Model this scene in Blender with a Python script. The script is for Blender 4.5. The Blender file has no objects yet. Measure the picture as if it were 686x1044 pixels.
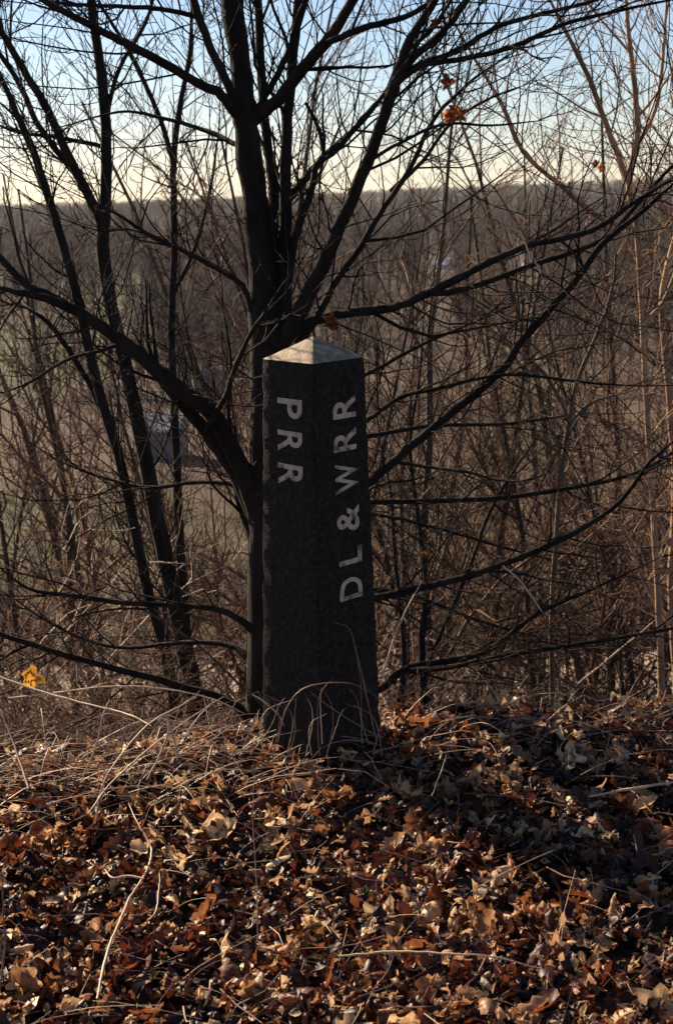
import bpy, math, random
import numpy as np
from mathutils import Vector, Matrix, Euler

SC = bpy.context.scene
COL = SC.collection
R = math.radians
W0, H0, F0 = 686.0, 1044.0, 1422.0
EYE = Vector((0, 0, 1.68))
PITCH, ROLL = 12.9, -1.1

# ------------------------------------------------------------------ camera
cam_d = bpy.data.cameras.new('camera'); cam = bpy.data.objects.new('camera', cam_d); COL.objects.link(cam)
Rm = Matrix.Rotation(R(90 - PITCH), 3, 'X') @ Matrix.Rotation(R(ROLL), 3, 'Z')
cam.matrix_world = Matrix.Translation(EYE) @ Rm.to_4x4()
cam_d.sensor_fit = 'VERTICAL'; cam_d.sensor_height = 36; cam_d.sensor_width = 24
cam_d.lens = 36 * F0 / H0
cam_d.clip_start = .05; cam_d.clip_end = 9000
cam_d.dof.use_dof = True; cam_d.dof.focus_distance = 4.15; cam_d.dof.aperture_fstop = 8
SC.camera = cam

def ray(px, py):
    return (Rm @ Vector(((px - W0/2)/F0, -(py - H0/2)/F0, -1)))
def at(px, py, Y):
    """real point that stands Y metres ahead of the photographer"""
    d = ray(px, py); return EYE + d * (Y / d.y)
def mpp(p):      # metres per photo pixel at a point
    return max(.1, (Rm.inverted() @ (p - EYE)).z * -1) / F0

# ------------------------------------------------------------------ world
SUN_TO = Vector((-.675, .74, 0)).normalized(); ELEV = 27
sd = Vector((SUN_TO.x*math.cos(R(ELEV)), SUN_TO.y*math.cos(R(ELEV)), math.sin(R(ELEV))))
wd = bpy.data.worlds.new('World'); SC.world = wd; wd.use_nodes = True
nt = wd.node_tree; bg = nt.nodes['Background']
sky = nt.nodes.new('ShaderNodeTexSky'); sky.sky_type = 'NISHITA'; sky.sun_disc = False
sky.sun_elevation = R(ELEV); sky.sun_rotation = math.atan2(SUN_TO.x, SUN_TO.y)
sky.air_density = 1.0; sky.dust_density = .2; sky.ozone_density = 3.2; sky.altitude = 100
tn_ = nt.nodes.new('ShaderNodeMix'); tn_.data_type = 'RGBA'; tn_.blend_type = 'MULTIPLY'; tn_.inputs[0].default_value = 1
tn_.inputs[7].default_value = (1.03, .985, 1.04, 1)
nt.links.new(sky.outputs[0], tn_.inputs[6]); nt.links.new(tn_.outputs[2], bg.inputs[0]); bg.inputs[1].default_value = .05
sl = bpy.data.lights.new('sun', 'SUN'); so = bpy.data.objects.new('sun', sl); COL.objects.link(so)
sl.energy = 5; sl.angle = R(.53); sl.color = (1, .80, .58)
so.rotation_euler = sd.to_track_quat('Z', 'Y').to_euler()
SC.view_settings.view_transform = 'Standard'; SC.view_settings.look = 'None'
SC.view_settings.exposure = 1.25; SC.view_settings.gamma = 1
SC.render.engine = 'CYCLES'
SC.cycles.max_bounces = 6; SC.cycles.diffuse_bounces = 3; SC.cycles.transmission_bounces = 4
SC.cycles.transparent_max_bounces = 8; SC.cycles.volume_bounces = 0
SC.cycles.use_denoising = True
SC.cycles.use_adaptive_sampling = True; SC.cycles.adaptive_threshold = .02

# ------------------------------------------------------------------ materials
def mat(name, stops, scale=20, rough=.8, bump=0, bscale=60, trans=0, island=False, detail=5, dist=.02, stretch=None, attr=None, spec=.3):
    """colour ramp over noise (or over a per-leaf random number), bump, optional translucency"""
    m = bpy.data.materials.new(name); m.use_nodes = True
    n, l = m.node_tree.nodes, m.node_tree.links
    b = n['Principled BSDF']; b.inputs['Roughness'].default_value = rough
    b.inputs['Specular IOR Level'].default_value = spec
    tc = n.new('ShaderNodeTexCoord'); mp = n.new('ShaderNodeMapping'); l.new(tc.outputs['Object'], mp.inputs[0])
    if stretch: mp.inputs['Scale'].default_value = stretch
    nz = n.new('ShaderNodeTexNoise'); nz.inputs['Scale'].default_value = scale; nz.inputs['Detail'].default_value = detail
    l.new(mp.outputs[0], nz.inputs['Vector'])
    rp = n.new('ShaderNodeValToRGB')
    while len(rp.color_ramp.elements) < len(stops): rp.color_ramp.elements.new(.5)
    for e, (p, c) in zip(rp.color_ramp.elements, stops): e.position = p; e.color = (*c, 1)
    if island:
        g = n.new('ShaderNodeNewGeometry'); l.new(g.outputs['Random Per Island'], rp.inputs[0])
        hs = n.new('ShaderNodeMix'); hs.data_type = 'RGBA'; hs.blend_type = 'MULTIPLY'; hs.inputs[0].default_value = .6
        r2 = n.new('ShaderNodeValToRGB'); r2.color_ramp.elements[0].position = .38; r2.color_ramp.elements[1].position = .62
        r2.color_ramp.elements[0].color = (.35, .3, .28, 1); r2.color_ramp.elements[1].color = (1.25, 1.25, 1.25, 1)
        l.new(nz.outputs[0], r2.inputs[0]); l.new(rp.outputs[0], hs.inputs[6]); l.new(r2.outputs[0], hs.inputs[7])
        colo = hs.outputs[2]
    else:
        l.new(nz.outputs[0], rp.inputs[0]); colo = rp.outputs[0]
    if attr:
        a = n.new('ShaderNodeAttribute'); a.attribute_name = attr
        mx = n.new('ShaderNodeMix'); mx.data_type = 'RGBA'; mx.blend_type = 'MULTIPLY'; mx.inputs[0].default_value = 1
        l.new(a.outputs['Color'], mx.inputs[6]); l.new(colo, mx.inputs[7]); colo = mx.outputs[2]
    l.new(colo, b.inputs['Base Color'])
    if bump:
        n2 = n.new('ShaderNodeTexNoise'); n2.inputs['Scale'].default_value = bscale; n2.inputs['Detail'].default_value = 6
        l.new(mp.outputs[0], n2.inputs['Vector'])
        bp = n.new('ShaderNodeBump'); bp.inputs['Strength'].default_value = bump; bp.inputs['Distance'].default_value = dist
        l.new(n2.outputs[0], bp.inputs['Height']); l.new(bp.outputs[0], b.inputs['Normal'])
    if trans:
        t = n.new('ShaderNodeBsdfTranslucent'); ms = n.new('ShaderNodeMixShader'); ms.inputs[0].default_value = trans
        l.new(colo, t.inputs[0]); l.new(b.outputs[0], ms.inputs[1]); l.new(t.outputs[0], ms.inputs[2])
        l.new(ms.outputs[0], n['Material Output'].inputs[0])
    return m

M = {}
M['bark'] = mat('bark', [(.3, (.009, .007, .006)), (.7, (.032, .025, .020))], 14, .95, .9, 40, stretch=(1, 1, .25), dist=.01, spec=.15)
M['twig'] = mat('twig_bark', [(.3, (.07, .046, .032)), (.7, (.19, .12, .08))], 8, .75, spec=.25)
M['twig_far'] = mat('thicket_bark', [(.3, (.075, .043, .028)), (.7, (.22, .13, .08))], .6, .8, spec=.2)
M['twig_sun'] = mat('tan_twig_bark', [(.3, (.20, .115, .07)), (.7, (.42, .26, .16))], .8, .6, spec=.4)  # sunlight put into the twig colour: a lighter version of the thicket bark
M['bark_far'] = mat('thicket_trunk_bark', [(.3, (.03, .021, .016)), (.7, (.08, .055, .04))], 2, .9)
M['bark_mid'] = mat('brown_bark', [(.3, (.055, .035, .026)), (.7, (.14, .09, .062))], 6, .85, .5, 30, dist=.006)
M['bark_pale'] = mat('pale_bark', [(.35, (.18, .10, .06)), (.6, (.40, .25, .15))], 5, .8, .4, 30, dist=.006)  # warm sunlight on the right-edge stems painted into their bark colour
M['litter'] = mat('dry_leaves', [(0, (.014, .005, .003)), (.3, (.055, .015, .007)), (.48, (.18, .045, .016)), (.64, (.30, .12, .045)), (.81, (.54, .31, .15)), (1, (.82, .58, .32))],
                  45, .48, .5, 90, trans=.36, island=True, dist=.004, spec=.5)
M['soil'] = mat('forest_soil', [(.3, (.022, .013, .009)), (.7, (.075, .042, .026))], 22, .95, .8, 60, dist=.02, attr='own')
M['stalk'] = mat('dry_stalk', [(.3, (.38, .25, .15)), (.7, (.62, .45, .29))], 12, .5, spec=.4)
M['stalk_dark'] = mat('dark_stem', [(.3, (.10, .05, .035)), (.7, (.26, .15, .10))], 12, .6, spec=.4)
M['granite'] = mat('dark_granite', [(.30, (.007, .005, .004)), (.52, (.014, .0105, .0085)), (.70, (.034, .026, .020))], 70, .85, .6, 140, detail=8, dist=.006, spec=.2)
M['cap'] = mat('weathered_granite', [(.25, (.09, .062, .036)), (.5, (.22, .16, .095)), (.75, (.46, .34, .20))], 40, .5, .5, 160, detail=8, dist=.002)  # same stone as the shaft, made paler to paint in the sun on top
M['letter'] = mat('faded_letter_paint', [(.33, (.12, .085, .065)), (.45, (.42, .31, .245)), (.7, (.56, .43, .345))], 34, .8, .3, 120, dist=.003)
M['rust_leaf'] = mat('rust_leaf', [(.3, (.22, .06, .02)), (.7, (.42, .13, .04))], 30, .5, trans=.5)
M['yellow_leaf'] = mat('yellow_leaf', [(.3, (.42, .19, .03)), (.7, (.60, .30, .05))], 30, .5, trans=.4)
M['gravel'] = mat('track_gravel', [(.3, (.34, .25, .18)), (.7, (.56, .43, .31))], 3, .95, .5, 8, dist=.05)
M['wall_pale'] = mat('pale_siding', [(.3, (.50, .50, .50)), (.7, (.62, .62, .62))], 2, .7)
M['wall_blue'] = mat('blue_grey_siding', [(.3, (.13, .13, .13)), (.7, (.19, .19, .185))], 2, .7)
M['roof'] = mat('grey_shingle', [(.3, (.10, .09, .08)), (.7, (.15, .135, .12))], 3, .8)
M['roof_pale'] = mat('weathered_metal_roof', [(.3, (.50, .47, .44)), (.7, (.62, .58, .54))], 1, .5)
M['glass'] = mat('window_glass', [(.3, (.02, .025, .03)), (.7, (.03, .035, .04))], 2, .1, spec=.6)
M['fieldgreen'] = M['soil']

# ------------------------------------------------------------------ mesh helpers
def mesh_obj(name, V, Fs, m, parent=None, smooth=True, loc=None):
    me = bpy.data.meshes.new(name)
    V = np.asarray(V, dtype=np.float32)
    if isinstance(Fs, np.ndarray): Fs = [Fs]
    Fs = [np.asarray(f, dtype=np.int32) for f in Fs if len(f)]
    me.vertices.add(len(V)); me.vertices.foreach_set('co', V.ravel())
    loops = np.concatenate([f.ravel() for f in Fs]); tot = np.concatenate([np.full(len(f), f.shape[1], np.int32) for f in Fs])
    st = np.concatenate([[0], np.cumsum(tot)[:-1]]).astype(np.int32)
    me.loops.add(len(loops)); me.loops.foreach_set('vertex_index', loops)
    me.polygons.add(len(tot)); me.polygons.foreach_set('loop_start', st); me.polygons.foreach_set('loop_total', tot)
    me.polygons.foreach_set('use_smooth', np.full(len(tot), smooth))
    me.update(calc_edges=True); me.validate()
    me.materials.append(m)
    o = bpy.data.objects.new(name, me); COL.objects.link(o)
    if parent is not None: o.parent = parent
    if loc is not None: o.location = loc
    return o
def empty(name, loc=(0, 0, 0), rz=0):
    o = bpy.data.objects.new(name, None); COL.objects.link(o); o.location = loc; o.rotation_euler = (0, 0, rz)
    o.empty_display_size = .1; return o
def tag(o, label=None, cat=None, group=None, kind=None):
    if label: o['label'] = label
    if cat: o['category'] = cat
    if group: o['group'] = group
    if kind: o['kind'] = kind
    return o
def local(o, pts): return np.asarray(pts) - np.array(o.location)

class Tubes:
    """collects tapered branches and meshes them together"""
    def __init__(s): s.d = {}
    def add(s, P, r, n):
        s.d.setdefault((len(P), n), []).append((np.asarray(P, float), np.asarray(r, float)))
    def mesh(s, off=(0, 0, 0)):
        VV, FF, base = [], [], 0
        for (K, n), L in s.d.items():
            P = np.stack([a for a, _ in L]); r = np.stack([b for _, b in L]); T = len(L)
            t = np.gradient(P, axis=1); t /= np.linalg.norm(t, axis=2, keepdims=True) + 1e-9
            mean = P[:, -1] - P[:, 0]; ax = np.argmin(np.abs(mean), axis=1)
            ref = np.zeros((T, 1, 3)); ref[np.arange(T), 0, ax] = 1
            u = np.cross(t, np.broadcast_to(ref, t.shape)); u /= np.linalg.norm(u, axis=2, keepdims=True) + 1e-9
            v = np.cross(t, u)
            a = np.arange(n) * 2 * np.pi / n
            ring = P[:, :, None] + r[:, :, None, None] * (np.cos(a)[None, None, :, None]*u[:, :, None] + np.sin(a)[None, None, :, None]*v[:, :, None])
            VV.append(ring.reshape(-1, 3))
            tb = base + np.arange(T)[:, None, None]*K*n; k = np.arange(K-1)[None, :, None]*n; i = np.arange(n)[None, None, :]; j = (i+1) % n
            FF.append(np.stack([tb+k+i, tb+k+j, tb+k+n+j, tb+k+n+i], -1).reshape(-1, 4))
            base += T*K*n
        V = np.concatenate(VV) - np.array(off); return V, np.concatenate(FF)
    def build(s, name, m, parent=None):
        off = parent.matrix_world.translation if parent is not None else (0, 0, 0)
        if parent is not None: off = parent.location
        V, Fq = s.mesh(off); return mesh_obj(name, V, Fq, m, parent)

def nrm(v): return v / (np.linalg.norm(v) + 1e-9)
def catmull(P, r, n):
    P = np.asarray(P, float); r = np.asarray(r, float)
    Q = np.vstack([2*P[0]-P[1], P, 2*P[-1]-P[-2]]); out, ro = [], []
    for i in range(1, len(Q)-2):
        for k in range(n):
            t = k/n; a, b, c, d = Q[i-1], Q[i], Q[i+1], Q[i+2]
            out.append(.5*((2*b)+(-a+c)*t+(2*a-5*b+4*c-d)*t*t+(-a+3*b-3*c+d)*t**3)); ro.append(r[i-1]*(1-t)+r[i]*t)
    out.append(P[-1]); ro.append(r[-1]); return np.array(out), np.array(ro)

def sprout(T, rng, p, d, L, r, lvl, rmin, up=.12, wig=.16, sp=.12):
    """one wiggly side branch with its own side twigs"""
    K = 7 if lvl > 0 else 5
    d = nrm(d); P = [p]; step = L/(K-1)
    for i in range(K-1):
        d = nrm(d + rng.normal(0, wig, 3) + np.array([0, 0, up])); P.append(P[-1] + d*step)
    P = np.array(P); rr = np.linspace(r, max(rmin, r*.3), K)
    T.add(P, rr, 4 if r > .006 else 3)
    if lvl <= 0: return
    n = max(2, int(L/sp)); s = rng.random()
    for k in range(n):
        f = .12 + .86*(k + .6*rng.random())/n
        i = min(K-2, int(f*(K-1))); q = f*(K-1)-i
        pos = P[i]*(1-q)+P[i+1]*q; dd = nrm(P[i+1]-P[i])
        ax = nrm(np.cross(dd, rng.normal(0, 1, 3))); a = rng.uniform(.55, 1.05)
        nd = dd*math.cos(a) + ax*math.sin(a)
        LL = L*(1-.55*f)*rng.uniform(.28, .62)
        if LL < .03: continue
        sprout(T, rng, pos, nd, LL, max(rmin, rr[i]*.55), lvl-1, rmin, up, wig, sp*.85)

# ------------------------------------------------------------------ ground
rs = np.random.default_rng(5)
_w = [(rs.normal(0, 1, 2), rs.uniform(0, 6.28)) for _ in range(14)]
def wav(x, y, wl, k0=0, k=7):
    s = 0
    for (d, p) in _w[k0:k0+k]:
        dn = d/np.hypot(*d); s = s + np.sin((x*dn[0]+y*dn[1])*6.283/wl*(.6+.5*abs(d[0])) + p)
    return s / k
def sst(t): t = np.clip(t, 0, 1); return t*t*(3-2*t)
def hgt(x, y):
    x = np.asarray(x, float); y = np.asarray(y, float)
    z = .022*wav(x, y, .55) + .035*wav(x, y, 1.6, 5)
    z = z + .05*np.exp(-((x-.0)**2/.5 + (y-4.1)**2/.13))
    z = z - .052
    near = sst((6-np.abs(y-2))/6)
    z = z*np.clip(near+.3, 0, 1)
    c = 4.13 + .17*np.clip(x, -1.3, 1.3) + .05*wav(x, y*0, 2.3, 3)
    z = z - .60*(np.sqrt(np.maximum(y-c, 0)**2+.15**2)-.15)
    z = np.where(z < -8, -8-(-8-z)*1.0, z)
    fl = -16.5 + .35*wav(x, y, 40) 
    t = sst((y-26)/10); z = z*(1-t) + np.maximum(z, fl)*t
    z = np.where(y > 36, fl, z)
    z = z + np.where(y > 230, (16.5 + 3.0*wav(x, y, 520, 2) + 1.5*wav(x, y, 230, 6))*sst((y-230)/1350), 0)
    z = z + (.026*x - 7)*sst((y-500)/1000)
    z = z + np.where(y > 1650, -.06*(y-1650), 0)
    return z
def hz(x, y): return float(hgt(x, y))

def axis_pts(fine0, fine1, step, lo, hi, g=1.055):
    a = list(np.arange(fine0, fine1, step)); s = step; v = a[-1]
    while v < hi: s *= g; v += s; a.append(v)
    s = step; v = fine0; b = []
    while v > lo: s *= g; v -= s; b.append(v)
    return np.array(b[::-1] + a)
gx = axis_pts(-2.2, 2.2, .05, -1500, 1500); gy = axis_pts(1.2, 7.5, .05, -60, 2600, 1.04)
X, Yg = np.meshgrid(gx, gy); Z = hgt(X, Yg)
Vg = np.stack([X, Yg, Z], -1).reshape(-1, 3); nx, ny = len(gx), len(gy)
i = np.arange(nx-1)[None, :]; j = np.arange(ny-1)[:, None]*nx
Fg = np.stack([j+i, j+i+1, j+nx+i+1, j+nx+i], -1).reshape(-1, 4)
ground = tag(mesh_obj('ground', Vg, Fg, M['soil']), 'leaf-strewn bank falling away to the brown valley floor', None, kind='structure')
c = np.ones((len(Vg), 4), np.float32)
x, y = Vg[:, 0], Vg[:, 1]
far = sst((y-7)/10)
base = np.stack([1.9+0*x, 1.9+0*x, 1.75+0*x], -1)
green = np.stack([1.9+0*x, 3.2+0*x, 1.4+0*x], -1)
g = sst((wav(x, y, 60, 4)+.15)/.3) * sst((y-45)/20)
g = np.maximum(g, sst(1.6-np.hypot((x+20)/14, (y-70)/17)) * 1.0)
g = np.where((x > -.05*y) & (y > 60), g*.3, g)
tan = np.stack([3.0+0*x, 3.1+0*x, 2.7+0*x], -1)
tn = sst((wav(x, y, 35, 1)-.1)/.4)*sst((y-36)/10)*(y < 200)
cc = base*(1-tn[:, None])+tan*tn[:, None]; cc = cc*(1-g[:, None])+green*g[:, None]
cc = cc*(.68-.25*sst((y-260)/250))[:, None]
c[:, :3] = 1*(1-far[:, None]) + cc*far[:, None]
at_ = ground.data.color_attributes.new('own', 'FLOAT_COLOR', 'POINT'); at_.data.foreach_set('color', c.ravel())

# gravel track on the valley floor
tx = np.linspace(-60, 80, 90); ty = 50 + 1.2*np.sin(tx/30)
rows = []
for q in np.linspace(-2.6, 2.6, 7): rows.append(np.stack([tx, ty+q, hgt(tx, ty+q)+.06+.05*(1-(q/2.6)**2)], -1))
Vt = np.concatenate(rows); n = len(tx); ii = np.arange(n-1)[None, :]; jj = np.arange(6)[:, None]*n
tag(mesh_obj('gravel_track', Vt, np.stack([jj+ii, jj+ii+1, jj+n+ii+1, jj+n+ii], -1).reshape(-1, 4), M['gravel']),
    'straight tan gravel track along the valley floor', None, kind='structure')

# ------------------------------------------------------------------ the stone marker
PY = 4.05
pb = at(328, 745, PY); post_x = pb.x
marker = tag(empty('boundary_marker', (post_x, PY, 0)), 'dark square stone boundary marker with pale initials and a pyramid top', 'boundary marker')
ZT, APEX = 1.213, .062
st, sb = .211/2, .262/2
def half(z): return sb + (st-sb)*max(0, z)/ZT
def section(h, n=7, rr=.006):
    pts = []
    for q in range(4):
        a = q*math.pi/2
        cx, cy = h-rr, h-rr
        arc = [(cx+rr*math.cos(t), cy+rr*math.sin(t)) for t in np.linspace(0, math.pi/2, 4)]
        edge = [(cx - 2*cx*k/n, h) for k in range(1, n)]
        for (u, v) in arc+edge: pts.append((u*math.cos(a)-v*math.sin(a), u*math.sin(a)+v*math.cos(a)))
    return pts
rng = np.random.default_rng(11)
YAW = R(45)
def rot(u, v): return (u*math.cos(YAW)-v*math.sin(YAW), u*math.sin(YAW)+v*math.cos(YAW))
NS = len(section(.1)); levels = np.linspace(-.25, ZT, 70); V = []
for k, z in enumerate(levels):
    for (u, v) in section(half(z)):
        cr = min(abs(u), abs(v))/max(abs(u), abs(v))
        nn = .0006*math.sin(u*90+z*37)+.0005*math.sin(v*120+z*61)
        chip = .003*max(0, math.sin(z*23+u*40)*math.sin(z*57+1))**2 * (cr > .85)
        s = 1 + (nn-chip)/half(z)*1.0
        V.append((*rot(u*s, v*s), z))
Fq = [(k*NS+a, k*NS+(a+1) % NS, (k+1)*NS+(a+1) % NS, (k+1)*NS+a) for k in range(len(levels)-1) for a in range(NS)]
shaft = mesh_obj('shaft', V, np.array(Fq), M['granite'], marker)
# cap
V = []; nl = 9
for k in range(nl):
    f = k/(nl-1)
    for (u, v) in section(half(ZT)*(1-f)+.002*f, rr=.006*(1-f)+.0006*f):
        zz = ZT + APEX*f + (.0012*math.sin(u*140)*math.cos(v*110) if 0 < f < 1 else 0)
        V.append((*rot(u, v), zz))
Fq = [(k*NS+a, k*NS+(a+1) % NS, (k+1)*NS+(a+1) % NS, (k+1)*NS+a) for k in range(nl-1) for a in range(NS)]
V.append((0, 0, ZT+APEX+.0003)); tip = len(V)-1
cap = mesh_obj('pyramid_top', V, [np.array(Fq), np.array([((nl-1)*NS+a, (nl-1)*NS+(a+1) % NS, tip) for a in range(NS)])], M['cap'], marker)
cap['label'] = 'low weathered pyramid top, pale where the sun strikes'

# lettering: glyph outlines from the built-in font, fitted to real size, set on the two faces
_dg = None
def glyph(ch):
    cu = bpy.data.curves.new('g', 'FONT'); cu.body = ch; cu.size = 1; cu.offset = .016; cu.extrude = .5; cu.resolution_u = 6
    o = bpy.data.objects.new('g', cu); COL.objects.link(o)
    dg = bpy.context.evaluated_depsgraph_get(); me = bpy.data.meshes.new_from_object(o.evaluated_get(dg))
    bpy.data.objects.remove(o); bpy.data.curves.remove(cu); return me
def face_frame(left):
    a = R(225) if left else R(-45)
    n = Vector((math.cos(a), math.sin(a), 0)); tilt = (sb-st)/ZT
    across = Vector((-n.y, n.x, 0))                 # to the right as the viewer sees the face
    upv = (Vector((0, 0, 1)) - n*tilt).normalized(); nn = across.cross(upv)
    p0 = Vector((post_x, PY, 0)) + n*sb
    return p0, across, upv, nn
def letter(ch, px, py, hh, ww, left):
    p0, ac, up, nn = face_frame(left); d = ray(px, py)
    t = (p0-EYE).dot(nn)/d.dot(nn); c = EYE + d*t - Vector((post_x, PY, 0))
    me = glyph(ch); co = np.array([v.co[:] for v in me.vertices])
    mn, mx = co.min(0), co.max(0); co = (co-(mn+mx)/2)/(mx-mn)
    if left: ex, ey = -up, ac        # reads downwards
    else: ex, ey = up, -ac           # reads upwards
    out = [c + ex*(v[0]*ww) + ey*(v[1]*hh) + nn*(v[2]*.003+.0008) for v in co]
    for v, p in zip(me.vertices, out): v.co = p
    me.materials.clear(); me.materials.append(M['letter'])
    o = bpy.data.objects.new('letter', me); COL.objects.link(o); o.parent = marker
    o['label'] = 'pale painted letter ' + ('ampersand' if ch == '&' else ch)
for ch, px, py, h_, w_ in [('P', 295.6, 416.5, .101, .056), ('R', 296, 450.5, .101, .062), ('R', 296.4, 484.5, .101, .062)]: letter(ch, px, py, h_, w_, True)
for ch, px, py, h_, w_ in [('R', 350.5, 415, .092, .064), ('R', 351.2, 448.5, .092, .064), ('W', 353, 487, .092, .088), ('&', 354.6, 529, .092, .076), ('L', 357, 566.5, .094, .050), ('D', 357.6, 599.5, .094, .066)]: letter(ch, px, py, h_, w_, False)

# ------------------------------------------------------------------ hand-placed trees (traced limbs with real depth and thickness)
def limb(T, rng, pts, Y0, Y1, sub=5, n=6, tw=None, lvl=2, up=.10, sp=.13, Lk=1.0, rmin=.0014, f0=.1):
    """pts: (photo x, photo y, radius in photo px); depth runs from Y0 to Y1 along the limb"""
    m = len(pts); P, r = [], []
    for k, (px, py, rp) in enumerate(pts):
        p = at(px, py, Y0 + (Y1-Y0)*k/(m-1)); P.append(p[:]); r.append(rp*mpp(p)*(.87 if lvl is not None and n < 12 else 1))
    Q, rr = catmull(P, r, sub)
    k = len(Q); Q = Q + rng.normal(0, 1, Q.shape)*np.minimum(rr*.09, .0016)[:, None]
    fr = np.linspace(0, 1, k)
    if lvl is not None: rr = rr*(1-.85*fr**9)
    if lvl is not None:
        for e_ in range(2): sprout(T, rng, Q[-2], nrm(Q[-1]-Q[-3])+rng.normal(0, .2, 3), Lk*rng.uniform(.25, .5), max(rmin, rr[-3]*.8), max(0, lvl-1), rmin, up, .12, sp)
    if n >= 12: rr = rr*(1+.05*np.sin(np.arange(k)*.9)+.03*rng.normal(0, 1, k))
    T.add(Q, rr, n)
    if lvl is None: return Q, rr
    seg = np.linalg.norm(np.diff(Q, axis=0), axis=1); tot = seg.sum(); cum = np.concatenate([[0], np.cumsum(seg)])
    tw = tw if tw is not None else max(3, int(tot/.08))
    for q in range(tw):
        s = tot*(f0+(1-f0)*(q+rng.random())/tw); i = min(len(seg)-1, int(np.searchsorted(cum, s)-1)); i = max(i, 0)
        pos = Q[i]+(Q[i+1]-Q[i])*((s-cum[i])/seg[i]); dd = nrm(Q[i+1]-Q[i])
        ax = nrm(np.cross(dd, rng.normal(0, 1, 3))); a = rng.uniform(.5, 1.1)
        nd = dd*math.cos(a)+ax*math.sin(a)
        LL = Lk*rng.uniform(.12, .75)
        sprout(T, rng, pos, nd, LL, min(.55*rr[i], .0032+.004*rng.random()**2), lvl-(1 if LL < .3 else 0), rmin, up, .15, sp)
    return Q, rr

def leaf_mesh(kind, rng):
    """returns V, F for one dry leaf, about 1 unit long, curled"""
    if kind == 0:      # oak-like, lobed along a midrib
        n = 12; V = []; wd_, lb, nl_ = rng.uniform(.22, .36), rng.choice([.12, .26, .36]), rng.choice([2.5, 3.3, 4])
        cu, fo, tw = rng.uniform(-1.5, 2.2), rng.uniform(-.9, 1.7), rng.uniform(-1.2, 1.2)
        for k in range(n+1):
            s = k/n; w = wd_*math.sin(math.pi*min(1, s*.93+.05))**.7*(1-lb+lb*math.cos(2*math.pi*nl_*s+2.6)) + .012
            ang = cu*(s-.5); xx = math.sin(ang)/max(1e-3, abs(cu))*1.0*np.sign(cu) if abs(cu) > .05 else s-.5
            zz = (1-math.cos(ang))/max(.05, abs(cu))*1.0*np.sign(cu)
            for q in (-1, -.5, 0, .5, 1):
                V.append((xx + .10*abs(q)*w*4*.3, q*w*math.cos(fo*abs(q)*.8), zz + abs(q)*w*math.sin(fo*abs(q)) + tw*q*w*(s-.5) + rng.normal(0, .008)))
        Fq = [(k*5+a, k*5+a+1, (k+1)*5+a+1, (k+1)*5+a) for k in range(n) for a in range(4)]
        return np.array(V), np.array(Fq)
    # maple-like, five pointed lobes
    n = 30; V = [(0, 0, 0)]; cu, cv = rng.uniform(-1.2, 2.0), rng.uniform(-1.2, 2.0)
    for ring in (.5, 1):
        for k in range(n):
            t = 2*math.pi*k/n
            lobe = abs(math.cos(2.5*(t)))**1.2; rr = (.32+.20*lobe)*rng.uniform(.88, 1.1)
            if abs(t-math.pi) < .5: rr *= .6
            x, y = rr*ring*math.cos(t), rr*ring*math.sin(t)
            V.append((x, y, cu*x*x+cv*y*y+rng.normal(0, .035)*ring))
    Fq = [(1+k, 1+(k+1) % n, 1+n+(k+1) % n, 1+n+k) for k in range(n)] + [(0, 1+(k+1) % n, 1+k, 1+k) for k in range(0)]
    tri = [(0, 1+(k), 1+(k+1) % n) for k in range(n)]
    return np.array(V), (np.array(Fq), np.array(tri))

def hang_leaf(px, py, Y, size, parent, m, seed, name='leaf', tagd=None):
    rg = np.random.default_rng(seed); V, (Fq, tri) = leaf_mesh(1, rg)
    A = np.array(Euler((rg.uniform(.9, 1.9), rg.uniform(-.6, .6), rg.uniform(-.8, .8))).to_matrix())
    p = np.array(at(px, py, Y)); V = V @ A.T * size * .85
    if parent is not None: V = V + p - np.array(parent.location); return mesh_obj(name, V, [Fq, tri], m, parent)
    o = mesh_obj(name, V, [Fq, tri], m); o.location = p; return o

# main tree, rooted just over the lip of the bank behind the marker
TY = 4.95
rng = np.random.default_rng(21)
b0 = at(268, 640, TY); root = (b0.x, TY, hz(b0.x, TY)-.05)
mt = tag(empty('bare_tree', root), 'thick forked bare tree rising right behind the stone marker', 'tree')
zb = [(274, 900, 30), (272, 800, 24), (271, 700, 20), (272, 600, 19), (273, 500, 19), (273, 400, 18.5), (272, 320, 18), (268, 255, 16), (260, 200, 13.5), (253, 150, 13), (250, 118, 13)]
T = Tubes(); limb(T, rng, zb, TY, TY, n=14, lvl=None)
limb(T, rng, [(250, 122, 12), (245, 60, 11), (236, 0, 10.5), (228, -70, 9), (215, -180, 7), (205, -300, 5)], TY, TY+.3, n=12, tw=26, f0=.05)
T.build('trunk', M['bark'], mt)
def L_(pts, Y0, Y1, **k):
    T = Tubes(); limb(T, rng, pts, Y0, Y1, **k); return T.build('limb', M['bark'], mt)
t = TY
L_([(284, 330, 9), (284, 260, 8), (280, 200, 6.5), (272, 140, 5.5), (267, 80, 5.5), (263, 0, 5), (258, -90, 4), (262, -200, 2.5)], t+.05, t+.5, n=9, lvl=2)
L_([(288, 330, 10), (291, 260, 8.5), (291, 190, 7), (293, 120, 6.5), (299, 60, 6), (304, 0, 5.5), (315, -90, 4), (318, -200, 2)], t-.03, t+.2, n=9)
L_([(254, 125, 8), (280, 105, 7.5), (300, 82, 7.5), (325, 52, 7), (343, 28, 6.5), (364, -8, 6), (400, -80, 5), (450, -170, 3)], t, t-.5, n=9)
L_([(262, 112, 4), (283, 76, 4), (295, 50, 3.5), (303, 20, 3), (314, -10, 3), (325, -80, 2)], t, t-.3)
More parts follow.
